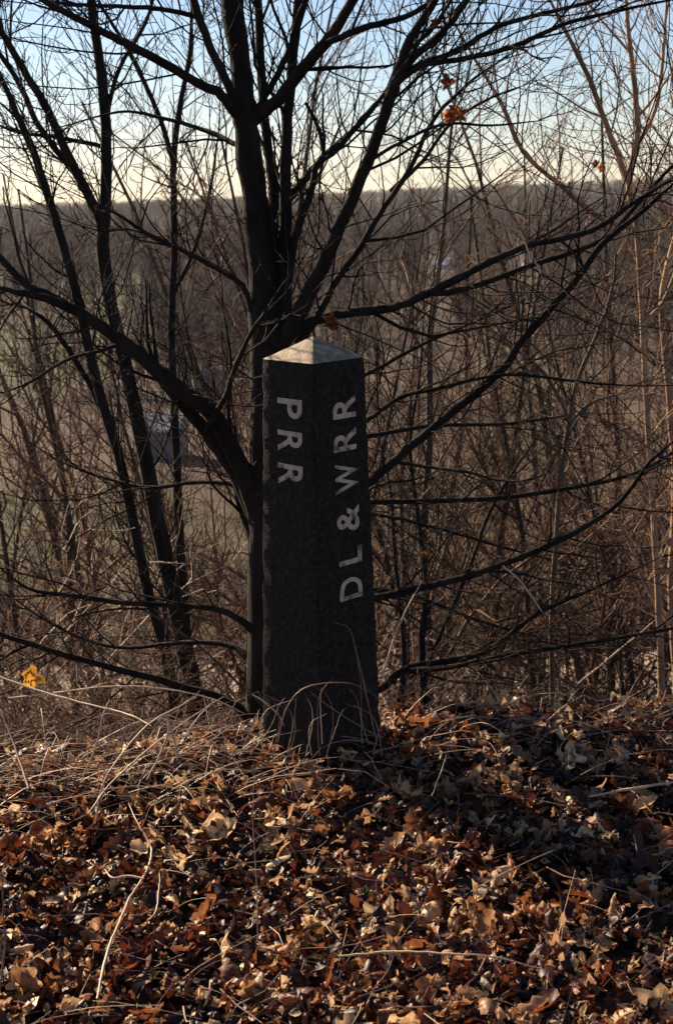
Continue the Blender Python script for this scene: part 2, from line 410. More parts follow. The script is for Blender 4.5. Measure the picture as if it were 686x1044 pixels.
L_([(248, 125, 7), (226, 97, 6), (200, 84, 5.5), (165, 63, 5.5), (128, 44, 5), (96, 28, 4.5), (44, 0, 4), (0, -30, 3), (-80, -60, 2)], t, t-.7, n=8)
L_([(247, 118, 6), (237, 96, 5.5), (212, 42, 5), (200, 8, 5), (190, -30, 4.5), (170, -120, 3)], t, t-.25, n=8)
L_([(204, 18, 3.2), (180, 12, 3), (150, 8, 3), (110, 6, 2.5), (60, 3, 2.2), (10, -8, 1.6)], t-.1, t-.4)
L_([(285, 350, 13), (302, 326, 10), (328, 276, 8.5), (343, 238, 8), (369, 180, 7.5), (384, 140, 7), (404, 79, 7), (419, 38, 5.5), (445, -3, 5), (475, -80, 4), (500, -150, 2.5)], t-.05, t-.55, n=9)
L_([(403, 82, 5), (419, 61, 4.5), (440, 42, 4.2), (457, 26, 4), (477, -2, 3.8), (520, -70, 2.5)], t-.4, t-.6)
L_([(402, 84, 4), (427, 66, 3.6), (465, 52, 3.2), (503, 29, 3), (540, 17, 2.8), (613, -2, 2.4), (700, -40, 1.5)], t-.4, t-.3)
L_([(400, 88, 4), (427, 68, 3.8), (471, 60, 3.4), (515, 50, 3.2), (545, 38, 3), (583, 22, 2.7), (663, 4, 2.2), (730, -10, 1.5)], t-.4, t-.7)
L_([(333, 44, 4), (369, 29, 4), (413, 17, 3.4), (442, 0, 3), (500, -40, 2)], t-.4, t-.2)
L_([(280, 345, 6), (291, 310, 5), (300, 247, 4.5), (317, 195, 4.2), (323, 168, 4), (343, 152, 4), (369, 122, 3.6), (398, 87, 3), (430, 30, 2)], t-.08, t+.1)
L_([(280, 250, 7), (291, 209, 5.5), (300, 196, 5), (323, 169, 4.5), (343, 148, 3.8), (375, 118, 3), (400, 80, 2)], t+.05, t+.35)
L_([(298, 360, 7), (325, 320, 4.5), (343, 285, 4.2), (363, 259, 4), (387, 218, 3.5), (416, 175, 3), (442, 122, 2.6), (470, 92, 2.2), (497, 70, 2), (560, 30, 1.4)], t, t+.5)
L_([(398, 195, 2.6), (430, 165, 2.4), (460, 125, 2), (500, 100, 1.6), (540, 85, 1.2)], t+.3, t+.5)
L_([(375, 165, 2.4), (400, 150, 2.2), (450, 127, 2), (500, 128, 1.6), (560, 122, 1.3)], t-.3, t)
L_([(312, 105, 2), (322, 125, 2), (327, 140, 2.2), (330, 160, 2.4), (326, 175, 3)], t+.1, t+.1)
L_([(290, 345, 7), (317, 329, 5.5), (352, 320, 5), (400, 314, 5), (440, 297, 4.8), (483, 275, 4.4), (533, 252, 4), (603, 235, 3.6), (645, 207, 3.2), (686, 182, 3), (760, 140, 2)], t-.05, t-.65, n=8, up=.06)
L_([(436, 299, 4), (473, 295, 3.6), (543, 270, 3.2), (613, 245, 3), (643, 215, 2.8), (686, 168, 2.4), (740, 120, 1.6)], t-.35, t-.2, up=.06)
L_([(275, 600, 12), (330, 540, 8), (380, 489, 5.6), (443, 435, 5.4), (508, 380, 5), (533, 346, 4.8), (583, 290, 4.4), (613, 250, 4.2), (663, 208, 3.6), (700, 175, 3)], t-.02, t-.5, n=8, up=.05)
L_([(280, 520, 7), (330, 515, 5), (383, 512, 3.4), (493, 509, 3), (573, 499, 2.8), (648, 482, 2.4), (700, 450, 2)], t, t+.4, up=.05)
L_([(278, 640, 9), (330, 620, 6.5), (383, 609, 4.8), (428, 600, 4.4), (493, 582, 4.2), (568, 552, 3.8), (628, 515, 3.2), (663, 470, 2.8), (700, 440, 2.4)], t, t-.3, n=8, up=.04)
L_([(278, 740, 8), (330, 730, 6), (383, 705, 4.6), (418, 681, 4.8), (493, 665, 3.6), (548, 625, 3), (610, 598, 2.2), (690, 560, 1.6)], t-.02, t+.2, n=7, up=.04)
L_([(418, 683, 3.4), (455, 681, 3.2), (518, 668, 3), (600, 655, 2.6), (686, 640, 2.2), (740, 620, 1.5)], t+.05, t-.3, up=.02)
L_([(280, 470, 6), (330, 455, 4), (375, 445, 3), (443, 434, 2.6), (518, 432, 2.2), (600, 420, 1.6)], t, t+.5, up=.05)
L_([(280, 480, 6), (330, 450, 4), (375, 428, 2.8), (408, 405, 2.8), (443, 397, 2.5), (518, 382, 2.2), (618, 392, 1.9), (700, 393, 1.4)], t, t-.4, up=.05)
L_([(280, 430, 5), (330, 400, 3.6), (377, 380, 2.4), (433, 350, 2.2), (500, 322, 1.7)], t, t+.3)
L_([(283, 560, 5), (330, 530, 4), (383, 525, 2.2), (450, 540, 2), (520, 560, 1.8), (600, 580, 1.4)], t, t+.6, up=.0)
L_([(283, 620, 5), (340, 600, 4), (420, 608, 2.6), (480, 630, 2.2), (530, 645, 1.8), (600, 660, 1.4)], t, t+.5, up=.0)
# left limbs
L_([(272, 560, 14), (254, 497, 11), (234, 452, 10.5), (215, 420, 10), (190, 402, 9.5), (163, 380, 9), (125, 348, 7.5), (76, 316, 6.5), (38, 302, 5), (0, 294, 4.2), (-60, 280, 3)], t+.02, t-.35, n=10, up=.06)
L_([(262, 530, 11), (242, 486, 9), (210, 441, 8), (180, 405, 7), (155, 380, 6)], t+.06, t-.1, n=8, tw=6)
L_([(85, 322, 5), (50, 300, 4.6), (23, 287, 4.4), (-5, 258, 4), (-60, 225, 3)], t-.25, t-.1, up=.06)
L_([(212, 438, 4), (222, 418, 3.6), (232, 400, 3.4), (242, 370, 3.2), (262, 330, 2.6), (300, 290, 1.8)], t-.1, t-.4)
L_([(268, 655, 8), (250, 636, 4.5), (215, 620, 3.6), (130, 615, 3), (80, 608, 2.8), (30, 600, 2.4), (-10, 570, 2)], t, t-.2, up=.03)
L_([(268, 745, 8), (235, 716, 5), (192, 702, 4.8), (150, 690, 4.4), (75, 670, 4), (0, 646, 3.4), (-60, 620, 2.5)], t, t-.1, n=7, up=.03)
L_([(258, 520, 7), (240, 495, 3.2), (200, 492, 2.6), (150, 497, 2.4), (100, 485, 2), (50, 466, 1.6)], t+.1, t+.5, up=.02)
L_([(265, 690, 7), (240, 660, 3.4), (190, 655, 2.8), (120, 660, 2.2), (60, 640, 1.8), (0, 600, 1.4)], t, t+.5, up=.02)
L_([(125, 350, 3), (100, 358, 2.6), (68, 367, 2.2), (30, 390, 1.8), (0, 402, 1.4)], t-.2, t, up=.03)
L_([(252, 152, 4.5), (238, 146, 3.4), (221, 137, 3), (200, 130, 2.8), (163, 120, 2.4), (122, 114, 2), (60, 130, 1.4)], t, t+.4, up=.04)
L_([(262, 330, 6), (253, 305, 3.6), (244, 288, 3.2), (215, 270, 3), (190, 257, 2.8), (150, 238, 2.4), (114, 215, 2), (60, 190, 1.5)], t, t-.3, up=.04)
L_([(268, 560, 7), (246, 520, 4), (240, 470, 3), (233, 420, 2.5), (236, 370, 2), (225, 300, 1.4)], t+.1, t+.3)
# last leaves still hanging
for k, (px, py, s, Y) in enumerate([(337, 328, .055, 4.75), (342, 333, .035, 4.74), (455, 85, .05, 4.5), (462, 114, .05, 4.5), (457, 119, .045, 4.5), (468, 118, .045, 4.52), (443, 24, .03, 4.4), (607, 168, .035, 5.2), (612, 172, .03, 5.2), (432, 565, .03, 5.0)]):
    hang_leaf(px, py, Y, s*1.3, mt, M['rust_leaf'], 100+k)

# other near trees
def near_tree(label, stems, Y, m='bark', seed=1, name='bare_tree', **kw):
    rg = np.random.default_rng(seed)
    px, py, _ = stems[0][0][0]; p = at(px, py, Y); z = hz(p.x, Y)
    e = tag(empty(name, (p.x, Y, z)), label, 'tree')
    # bring the first stem down to the ground
    for k, (pts, y0, y1) in enumerate(stems):
        T = Tubes()
        if k == 0:
            P0, r0 = at(*pts[0][:2], y0), pts[0][2]*mpp(at(*pts[0][:2], y0))
            T.add(np.array([[p.x, Y, z-.15], [(p.x+P0.x)/2, (Y+P0.y)/2, (z-.15+P0.z)/2], P0[:]]), [r0*1.25, r0*1.1, r0], 8)
        limb(T, rg, pts, y0, y1, n=8, **kw)
        T.build('trunk' if k == 0 else 'limb', M[m], e)
    return e
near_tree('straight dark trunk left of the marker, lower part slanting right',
  [([(200, 712, 11), (188, 660, 10.5), (170, 575, 10), (150, 475, 9), (130, 380, 8.5), (114, 314, 8), (105, 250, 8), (108, 200, 7), (107, 110, 6.5), (93, 0, 6), (85, -100, 5), (75, -220, 3)], 7.2, 7.4),
   ([(105, 240, 6), (99, 216, 6), (73, 166, 5.5), (50, 114, 5), (29, 79, 4.6), (0, 29, 4.4), (-40, -40, 3)], 7.3, 7.0),
   ([(80, 180, 4), (70, 169, 4), (38, 125, 3.6), (20, 85, 3.4), (0, 55, 3.2), (-40, 0, 2)], 7.2, 7.5),
   ([(108, 120, 3), (122, 70, 2.6), (150, 20, 2.2), (165, -40, 1.6)], 7.4, 7.6),
   ([(106, 150, 2.8), (60, 140, 2.4), (20, 135, 2), (-20, 120, 1.6)], 7.4, 7.2)], 7.2, seed=3, rmin=.002, sp=.16, Lk=1.3)
near_tree('slim leaning dark stem at the left edge beneath the crossing branches',
  [([(178, 712, 7), (165, 650, 7), (148, 590, 6.5), (125, 480, 6), (100, 395, 6), (81, 310, 6), (72, 276, 5.5), (53, 211, 5), (38, 166, 5), (17, 114, 4.8), (0, 76, 4.5), (-30, 10, 3.5)], 6.6, 6.3),
   ([(110, 430, 4), (85, 380, 3.5), (50, 330, 3), (20, 310, 2.2)], 6.5, 6.7)], 6.6, seed=4, rmin=.002, sp=.16, Lk=1.1)
near_tree('thin forked dark stem midway between slanting trunk and marker',
  [([(196, 708, 7), (190, 640, 6), (184, 560, 5.5), (181, 480, 5), (177, 400, 4.6), (175, 330, 4.4), (178, 260, 4.2), (177, 200, 4), (177, 165, 4), (183, 110, 3.6), (194, 55, 3.2), (196, 0, 3), (200, -70, 2)], 8.4, 8.6),
   ([(177, 168, 3.4), (165, 125, 3), (150, 90, 2.8), (130, 50, 2.5), (105, 8, 2.2), (80, -40, 1.6)], 8.5, 8.3),
   ([(177, 300, 2.6), (200, 250, 2.2), (215, 190, 2), (225, 120, 1.6)], 8.5, 8.8)], 8.4, seed=5, rmin=.0022, sp=.17, Lk=1.2)
near_tree('slender sapling with a fork, right of the marker',
  [([(563, 712, 3.6), (562, 640, 3.4), (566, 560, 3.2), (572, 480, 3), (580, 430, 3), (586, 395, 2.8), (604, 350, 2.6), (620, 310, 2.4), (627, 270, 2), (622, 230, 1.5)], 5.4, 5.3),
   ([(580, 430, 2.6), (568, 402, 2.4), (548, 374, 2.4), (515, 350, 2), (490, 340, 1.5)], 5.35, 5.2),
   ([(580, 432, 2.2), (600, 412, 2), (630, 402, 1.6)], 5.35, 5.5)], 5.4, m='twig', seed=6, rmin=.0014, sp=.14, Lk=.7)
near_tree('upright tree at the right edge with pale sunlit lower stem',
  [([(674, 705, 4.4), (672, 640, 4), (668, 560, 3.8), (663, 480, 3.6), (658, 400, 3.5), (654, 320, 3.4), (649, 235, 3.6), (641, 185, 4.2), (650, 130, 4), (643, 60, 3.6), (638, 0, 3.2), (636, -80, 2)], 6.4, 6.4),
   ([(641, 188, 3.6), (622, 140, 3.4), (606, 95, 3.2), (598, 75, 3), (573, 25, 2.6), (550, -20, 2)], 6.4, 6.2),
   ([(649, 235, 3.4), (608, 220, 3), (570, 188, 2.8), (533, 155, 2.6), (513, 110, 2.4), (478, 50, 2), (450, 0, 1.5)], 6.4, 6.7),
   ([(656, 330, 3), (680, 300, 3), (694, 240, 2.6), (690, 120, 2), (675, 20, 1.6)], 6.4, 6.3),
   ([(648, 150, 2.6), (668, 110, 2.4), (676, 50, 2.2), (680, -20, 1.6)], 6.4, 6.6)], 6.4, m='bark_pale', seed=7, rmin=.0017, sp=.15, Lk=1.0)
near_tree('crooked pale stem beyond the right edge tree',
  [([(690, 700, 5), (684, 600, 5), (688, 500, 4.6), (682, 400, 4.4), (674, 310, 4), (690, 230, 3.4), (705, 150, 2.5)], 7.5, 7.4),
   ([(684, 560, 3), (660, 510, 2.8), (625, 470, 2.4), (600, 440, 2)], 7.5, 7.2),
   ([(684, 640, 3), (655, 590, 2.8), (640, 550, 2.6), (620, 520, 2)], 7.5, 7.7)], 7.5, m='bark_pale', seed=8, rmin=.002, sp=.15, Lk=1.0)
near_tree('dark thin sapling close beside the right face of the marker',
  [([(432, 712, 5), (430, 660, 4), (434, 600, 2.6), (425, 520, 2.4), (418, 450, 2), (428, 380, 1.8), (433, 300, 1.4)], 5.6, 5.9),
   ([(432, 690, 3), (452, 640, 2.6), (478, 580, 2.4), (500, 520, 2.2), (530, 470, 1.8), (560, 430, 1.4)], 5.6, 5.9)], 5.6, seed=9, rmin=.0014, sp=.13, Lk=.8)
near_tree('dark crooked sapling standing over the tan track',
  [([(408, 712, 5), (412, 670, 3), (408, 620, 2.6), (402, 560, 2.4), (398, 500, 2), (385, 440, 1.6)], 6.8, 7.0)], 6.8, seed=10, rmin=.0018, sp=.14, Lk=.8)

# ------------------------------------------------------------------ thicket and woods: prototypes, then copies
def proto_tree(seed, H, r0, lvl, rmin, lean=.05, sp=.5, kids=12):
    rg = np.random.default_rng(seed); Tt, Tc = Tubes(), Tubes()
    K = 9; P = [np.zeros(3)]; d = nrm(np.array([rg.normal(0, lean), rg.normal(0, lean), 1]))
    for k in range(K-1): d = nrm(d+rg.normal(0, .07, 3)+[0, 0, .03]); P.append(P[-1]+d*H/(K-1))
    P = np.array(P); P[0, 2] -= .3; rr = np.linspace(r0, r0*.18, K); Tt.add(P, rr, 6)
    for k in range(kids):
        f = .10+.88*(k+rg.random())/kids; i = min(K-2, int(f*(K-1))); q = f*(K-1)-i
        pos = P[i]*(1-q)+P[i+1]*q; dd = nrm(P[i+1]-P[i]); ax = nrm(np.cross(dd, rg.normal(0, 1, 3))); a = rg.uniform(.45, .95)
        sprout(Tc, rg, pos, dd*math.cos(a)+ax*math.sin(a), H*rg.uniform(.25, .48)*(1-.5*f), rr[i]*.5, lvl, rmin, .03, .19, sp)
    return Tt.mesh(), Tc.mesh()
def proto_shrub(seed, H, rmin, ns=9, lvl=2, sp=.22):
    rg = np.random.default_rng(seed); T = Tubes()
    for k in range(ns):
        a = rg.uniform(0, 6.28); b = rg.uniform(.1, .75)
        sprout(T, rg, np.array([rg.normal(0, .12), rg.normal(0, .12), -.1]), np.array([math.cos(a)*b, math.sin(a)*b, 1.]), H*rg.uniform(.6, 1.1), (.0045+.006*rg.random())*H/2, lvl, rmin, -.02, .21, sp)
    return T.mesh()
rp = random.Random(9)
trees = [proto_tree(200+k, 7.5+k*.8, .05+.007*k, 3, .0022, sp=.34, kids=17) for k in range(6)]
protoT = []
for (tv, tf), (cv, cf) in trees:
    e = empty('slope_tree'); a = mesh_obj('trunk', tv, tf, M['bark_far'], e); b = mesh_obj('crown', cv, cf, M['twig_far'], e); protoT.append((e, a, b))
used = set()
GT = 'bare trees of the thicket below the bank'
LT = 'bare grey-brown tree in the thicket between the bank and the valley fields'
def put(proto, key, loc, rz, s, label, cat, group):
    e, kids = proto[0], proto[1:]
    if key in used:
        e = e.copy(); COL.objects.link(e)
        for ch in kids:
            c2 = ch.copy(); c2.parent = e; COL.objects.link(c2)
    used.add(key); e.location = loc; e.rotation_euler = (rp.uniform(-.08, .08), rp.uniform(-.08, .08), rz); e.scale = (s, s, s)
    return tag(e, label, cat, group)
def fan(y, spread=1.25): return rp.uniform(-1, 1)*y*.25*spread
n = 0
while n < 135:
    y = 9.5 + 110*rp.random()**1.5; x = fan(y)
    z = hz(x, y)
    if 46 < y < 54: continue
    if x < -.06*y and y < 90 and rp.random() < .4: continue
    top = 7.5
    s = rp.uniform(.55, 1.0)
    cap_h = (1.9 + .0*y - z) if x > -.02*y else (2.2 + .03*y - z)
    if y < 60: s = min(s, max(.3, cap_h/8.8*rp.uniform(.7, 1)))
    # keep crowns of the nearest ones mostly below the skyline
    put(protoT[n % 6], 't%d' % (n % 6), (x, y, z), rp.uniform(0, 6.28), s, LT, 'tree', GT); n += 1
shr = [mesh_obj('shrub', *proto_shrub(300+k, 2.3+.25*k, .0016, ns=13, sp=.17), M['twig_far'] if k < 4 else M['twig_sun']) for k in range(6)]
n = 0
while n < 190:
    y = 6.0 + 60*rp.random()**1.6; x = fan(y, 1.35); z = hz(x, y)
    if 46.5 < y < 53.5: continue
    if 0 < x and y < 26: continue
    if x < -.05*y and y < 45 and rp.random() < .35: continue
    if y < 9 and rp.random() < .4: continue
    s = rp.uniform(.6, 1.05) * (0.42 if y < 9 else .75 if y < 14 else 1.1)
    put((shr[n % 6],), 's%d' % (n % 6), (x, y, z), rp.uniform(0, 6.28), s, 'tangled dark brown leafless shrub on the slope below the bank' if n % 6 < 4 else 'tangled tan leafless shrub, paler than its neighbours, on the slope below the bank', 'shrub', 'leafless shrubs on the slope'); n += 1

def proto_arch(seed):
    rg = np.random.default_rng(seed); T = Tubes()
    for k in range(5):
        a = rg.uniform(0, 6.28); d = np.array([math.cos(a)*.9, math.sin(a)*.5, .75]); K = 11; P = [np.array([rg.normal(0, .08), rg.normal(0, .08), -.1])]; L = rg.uniform(1.3, 2.6)
        for i in range(K-1): d = nrm(d+rg.normal(0, .1, 3)+[0, 0, -.11]); P.append(P[-1]+d*L/(K-1))
        P = np.array(P); rr = np.linspace(.007, .0018, K); T.add(P, rr, 5)
        for q in range(16):
            i = rg.integers(1, K-1); dd = nrm(P[i+1]-P[i]); ax = nrm(np.cross(dd, rg.normal(0, 1, 3)))
            sprout(T, rg, P[i], dd*.7+ax*.7, rg.uniform(.2, .7), .0028, 1, .0013, .02, .2, .12)
    return T.mesh()
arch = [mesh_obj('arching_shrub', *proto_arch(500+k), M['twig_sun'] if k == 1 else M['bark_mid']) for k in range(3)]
n = 0
while n < 22:
    y = rp.uniform(5.6, 11); x = fan(y, 1.2)
    if x > .3 and rp.random() < .5: continue
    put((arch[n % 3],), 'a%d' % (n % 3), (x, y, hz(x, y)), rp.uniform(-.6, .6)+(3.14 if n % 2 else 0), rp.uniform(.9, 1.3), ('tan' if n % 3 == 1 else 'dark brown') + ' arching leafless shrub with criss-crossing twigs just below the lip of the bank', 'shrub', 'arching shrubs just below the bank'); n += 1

# far woods: one mass
def far_proto(seed):
    rg = np.random.default_rng(seed); V, F = [], []
    def blade(p, q, w):
        a = nrm(np.cross(q-p, rg.normal(0, 1, 3)))*w; b = len(V); V.extend([p-a, p+a, q]); F.append((b, b+1, b+2))
    H = 1.
    for k in range(3): blade(np.array([0, 0, -.05]), np.array([rg.normal(0, .03), rg.normal(0, .03), H]), .012)
    for k in range(26):
        z = rg.uniform(.15, .85); a = rg.uniform(0, 6.28); l = rg.uniform(.2, .42)*(1.15-z*.6)
        p = np.array([0, 0, z]); q = p+np.array([math.cos(a)*l*.8, math.sin(a)*l*.8, l*rg.uniform(.4, 1.0)]); blade(p, q, .006)
        for m_ in range(5):
            f = rg.uniform(.3, 1); pp = p+(q-p)*f; dd = nrm(rg.normal(0, 1, 3)+[0, 0, .7]); blade(pp, pp+dd*rg.uniform(.07, .17), .0035)
    return np.array(V), np.array(F)
fp = [far_proto(400+k) for k in range(5)]
VV, FF, b = [], [], 0
rf = np.random.default_rng(77); cnt = 0
while cnt < 8200:
    u = rf.random(); y = 125*(1650/125)**(u**.85); x = rf.uniform(-1, 1)*y*.31
    if y < 250 and wav(x, y, 60, 4) > .1: continue
    if cnt > 5200: y = rf.uniform(1150, 1640); x = rf.uniform(-1, 1)*y*.31
    if y < 345 and any(abs(F0*x/y-(a-343)) < w and y > y0 for a, w, y0 in ((450, 17, 120), (537, 13, 120))): continue
    cnt += 1
    v, f = fp[cnt % 5]; a = rf.uniform(0, 6.28); s = rf.uniform(6, 13)*(1 if y > 250 else .75)*(.8 if y > 1100 else 1)
    ca, sa = math.cos(a)*s, math.sin(a)*s
    q = np.stack([v[:, 0]*ca-v[:, 1]*sa, v[:, 0]*sa+v[:, 1]*ca, v[:, 2]*s], -1)
    if y > 500: 
        c0 = q.reshape(-1, 3, 3).mean(1, keepdims=True); q = (c0+(q.reshape(-1, 3, 3)-c0)*np.array([1+(y-500)/900, 1+(y-500)/900, 1])).reshape(-1, 3)
    VV.append(q+[x, y, hz(x, y)]); FF.append(f+b); b += len(v)
M['far_wood'] = mat('far_wood_bark', [(.3, (.042, .032, .028)), (.7, (.09, .066, .054))], .02, .9)
tag(mesh_obj('far_woods', np.concatenate(VV), np.concatenate(FF), M['far_wood'], smooth=False), 'leafless woods covering the far hillside', 'woods', kind='stuff')

# undergrowth on slope and floor: a mass of thin stems
T = Tubes(); rg = np.random.default_rng(31)
for k in range(2000):
    y = 5.2+50*rg.random()**1.8; x = rg.uniform(-1, 1)*y*.33
    if 46.5 < y < 53.5: continue
    if x > 0 and y < 25 and rg.random() < .9: continue
    z = hz(x, y); h = rg.uniform(.25, 1.0)*(.4 if y < 7 else 1)
    d = rg.normal(0, .35, 2)
    T.add([[x, y, z-.03], [x+d[0]*h*.3, y+d[1]*h*.3, z+h*.55], [x+d[0]*h, y+d[1]*h, z+h*.95]], np.array([.0013, .0011, .0006])*(1+y/12), 3)
tag(T.build('undergrowth', M['twig']), 'thin brown undergrowth stems on the slope', 'undergrowth', kind='stuff')

# ------------------------------------------------------------------ haze
hv = bpy.data.materials.new('haze_air'); hv.use_nodes = True; n_ = hv.node_tree.nodes
n_.remove(n_['Principled BSDF']); pv = n_.new('ShaderNodeVolumePrincipled'); pv.inputs['Color'].default_value = (.92, .90, .92, 1)
pv.inputs['Density'].default_value = .00009; pv.inputs['Anisotropy'].default_value = .3
hv.node_tree.links.new(pv.outputs[0], n_['Material Output'].inputs['Volume'])
V = [(x, y, z) for z in (-80, 40) for x, y in ((-1600, -70), (1600, -70), (1600, 2700), (-1600, 2700))]
tag(mesh_obj('haze', V, np.array([(0, 1, 5, 4), (1, 2, 6, 5), (2, 3, 7, 6), (3, 0, 4, 7), (4, 5, 6, 7), (3, 2, 1, 0)]), hv, smooth=False), 'thin autumn haze over the valley', 'haze', kind='stuff')

# ------------------------------------------------------------------ houses in the valley
def box(x0, x1, y0, y1, z0, z1):
    V = [(x, y, z) for z in (z0, z1) for x, y in ((x0, y0), (x1, y0), (x1, y1), (x0, y1))]
    return V, [(0, 1, 5, 4), (1, 2, 6, 5), (2, 3, 7, 6), (3, 0, 4, 7), (4, 5, 6, 7), (3, 2, 1, 0)]
def house(px, py, wpx, hpx, Y, label, wallm, roofm, rz=0., roofh=.45, nw=3):
    p = at(px, py, Y); k = mpp(p); w, h = wpx*k, hpx*k; d = w*.7
    e = tag(empty('house', (p.x, Y, p.z-h*.5), rz), label, 'house')
    wh = h*(1-roofh)
    V, Fq = box(-w/2, w/2, -d/2, d/2, -6, wh)
    V += [(-w/2, 0, h*.97), (w/2, 0, h*.97)]
    mesh_obj('wall', V, [np.array(Fq[:4]), np.array([(4, 8, 7), (5, 6, 9)])], M[wallm], e, smooth=False)
    o = .06*w; V = []
    for x in (-w/2-o, w/2+o):
        V += [(x, -d/2-o, wh-o*.4), (x, 0, h), (x, d/2+o, wh-o*.4), (x, d/2+o, wh-o*.4-.18), (x, 0, h-.2), (x, -d/2-o, wh-o*.4-.18)]
    Fq = [(a, (a+1) % 6, 6+(a+1) % 6, 6+a) for a in range(6)]
    mesh_obj('roof', V, [np.array(Fq), np.array([(0, 5, 4, 1), (1, 4, 3, 2), (6, 7, 10, 11), (7, 8, 9, 10)])], M[roofm], e, smooth=False)
    for q in range(nw):
        cx = -w/2+w*(q+.5)/nw
        V, Fq = box(cx-w*.06, cx+w*.06, -d/2-.06, -d/2+.02, wh*.35, wh*.8); mesh_obj('window', V, np.array(Fq), M['glass'], e, smooth=False)
    return e
house(450, 268, 17, 10, 330, 'small pale-roofed house in the far woods, right of centre', 'wall_pale', 'roof_pale', R(-25), .6)
house(537, 269, 11, 9, 320, 'tiny white house in the far woods behind a hanging broken twig', 'wall_pale', 'roof_pale', R(20), .5, 2)
house(216, 392, 30, 30, 125, 'grey house seen between the trunk and the left limb', 'wall_blue', 'roof', R(10), .4)
house(166, 434, 42, 26, 98, 'low grey house beyond the green field', 'wall_blue', 'roof_pale', R(-15), .5)

# ------------------------------------------------------------------ leaf litter
rg = np.random.default_rng(55)
protoL = []
for k in range(26):
    v, f = leaf_mesh(0 if k % 5 < 3 else 1, rg)
    protoL.append((v, [f] if not isinstance(f, tuple) else list(f)))
VV, F4, F3, b = [], [], [], 0
NL = 24000
for k in range(NL):
    y = 1.5 + 4.1*rg.random(); x = rg.uniform(-1, 1)*(.55+.36*y)
    v, fs = protoL[rg.integers(26)]; s = rg.uniform(.038, .095)*(1.25 if rg.random() < .15 else 1) if k < 12500 else rg.uniform(.010, .032)
    A = np.array(Euler((rg.normal(0, .6), rg.normal(0, .6), rg.uniform(0, 6.28))).to_matrix())
    if rg.random() < .4: A = A @ np.diag([1, 1, -1])
    q = v @ A.T * s; z = hz(x, y) + .012 + (.05*rg.random()**1.6 if k < 12500 else .02+.042*rg.random())
    VV.append(q+[x, y, z])
    for f in fs: (F4 if f.shape[1] == 4 else F3).append(f+b)
    b += len(v)
tag(mesh_obj('leaf_litter', np.concatenate(VV), [np.concatenate(F4), np.concatenate(F3)], M['litter']), 'deep litter of curled brown and tan dead leaves', 'leaf litter', kind='stuff')

# fine dead grass and twigs on the bank
T = Tubes(); T2 = Tubes()
for k in range(1500):
    crest = rg.random() < .6
    y = rg.normal(4.45, .16) if crest else rg.uniform(1.8, 4.4)
    x = rg.uniform(-1, 1)*(.5+.33*y); z = hz(x, y)
    h = rg.uniform(.04, .24)*(1 if crest else .7); d = rg.normal(0, .8, 2)+[.3, -.2]
    P = [[x+d[0]*h*f**1.6, y+d[1]*h*f**1.6, z+h*(f-.25*f*f)] for f in np.linspace(0, 1, 6)]
    (T if rg.random() < .5 else T2).add(P, np.linspace(.0011, .0004, 6), 3)
for k in range(520):      # long bent straws along the lip of the bank
    x = rg.uniform(-1.7, 1.7) if rg.random() < .4 else rg.uniform(-1.6, -.2); y = 4.0+.17*x+rg.normal(0, .14); z = hz(x, y)+.03
    L = rg.uniform(.15, .55); a = rg.normal(0, .8) + (math.pi if rg.random() < .4 else 0); e0 = rg.uniform(.1, .9)
    P = [[x+math.cos(a)*L*f, y+math.sin(a)*L*f*.5, z+L*e0*(f-f*f*rg.uniform(.75, .9))] for f in np.linspace(0, 1, 7)]
    (T if rg.random() < .6 else T2).add(P, np.linspace(.0014, .0005, 7), 3)
for k in range(420):      # small sticks lying about
    y = rg.uniform(1.8, 4.7); x = rg.uniform(-1, 1)*(.5+.33*y); z = hz(x, y)+rg.uniform(.03, .07); a = rg.uniform(0, 6.28); L = rg.uniform(.05, .3)
    d = np.array([math.cos(a), math.sin(a), rg.normal(0, .15)]); P = [np.array([x, y, z])+d*L*f+rg.normal(0, .006, 3) for f in np.linspace(-.5, .5, 5)]
    (T if rg.random() < .4 else T2).add(P, np.linspace(.0022, .0009, 5)*rg.uniform(.6, 1.2), 4)
g1 = tag(T.build('dead_grass', M['stalk']), 'fine bleached dead grass and bits of straw among the leaves', 'dead grass', kind='stuff')
g2 = tag(T2.build('twig_litter', M['stalk_dark']), 'small dark sticks and stems lying among the leaves', 'twigs', kind='stuff')

# individual stalks traced on the bank
def gy_(px, py, lift=0.):   # depth where the line of sight through a photo point meets the bank
    d = ray(px, py); lo, hi = 1., 7.
    for _ in range(40):
        mid = (lo+hi)/2; p = EYE+d*(mid/d.y)
        if p.z > hz(p.x, mid)+lift: lo = mid
        else: hi = mid
    return lo
def stalk(pts, Y0, Y1, label, m='stalk', group=None, name='dry_stalk', cat='stalk', extra=None):
    T = Tubes(); P, r = [], []
    for k, (px, py, rp_) in enumerate(pts):
        p = at(px, py, (Y0+(Y1-Y0)*k/(len(pts)-1)) if Y1 < 90 else gy_(px, py, Y1-100+.02*math.sin(k))); P.append(p[:]); r.append(rp_*mpp(p))
    Q, rr = catmull(P, r, 6); rs_ = np.random.default_rng(int(pts[0][0]*7+pts[0][1])); Q = Q+rs_.normal(0, .0006, Q.shape); rr = rr*np.linspace(.95, .55, len(rr))*rs_.uniform(.85, 1.15, len(rr)); rr[-1] *= .3; T.add(Q, rr*.85, 6)
    for e in (extra or []):
        P2 = [at(px, py, Yk)[:] for (px, py, Yk, _) in e]; r2 = [q[3]*.0027 for q in e]; Q2, rr2 = catmull(P2, r2, 5); T.add(Q2, rr2, 5)
    o = T.build(name, M[m]); c0 = Vector(P[0]); o.data.transform(Matrix.Translation(-c0)); o.location = c0
    return tag(o, label, cat, group)
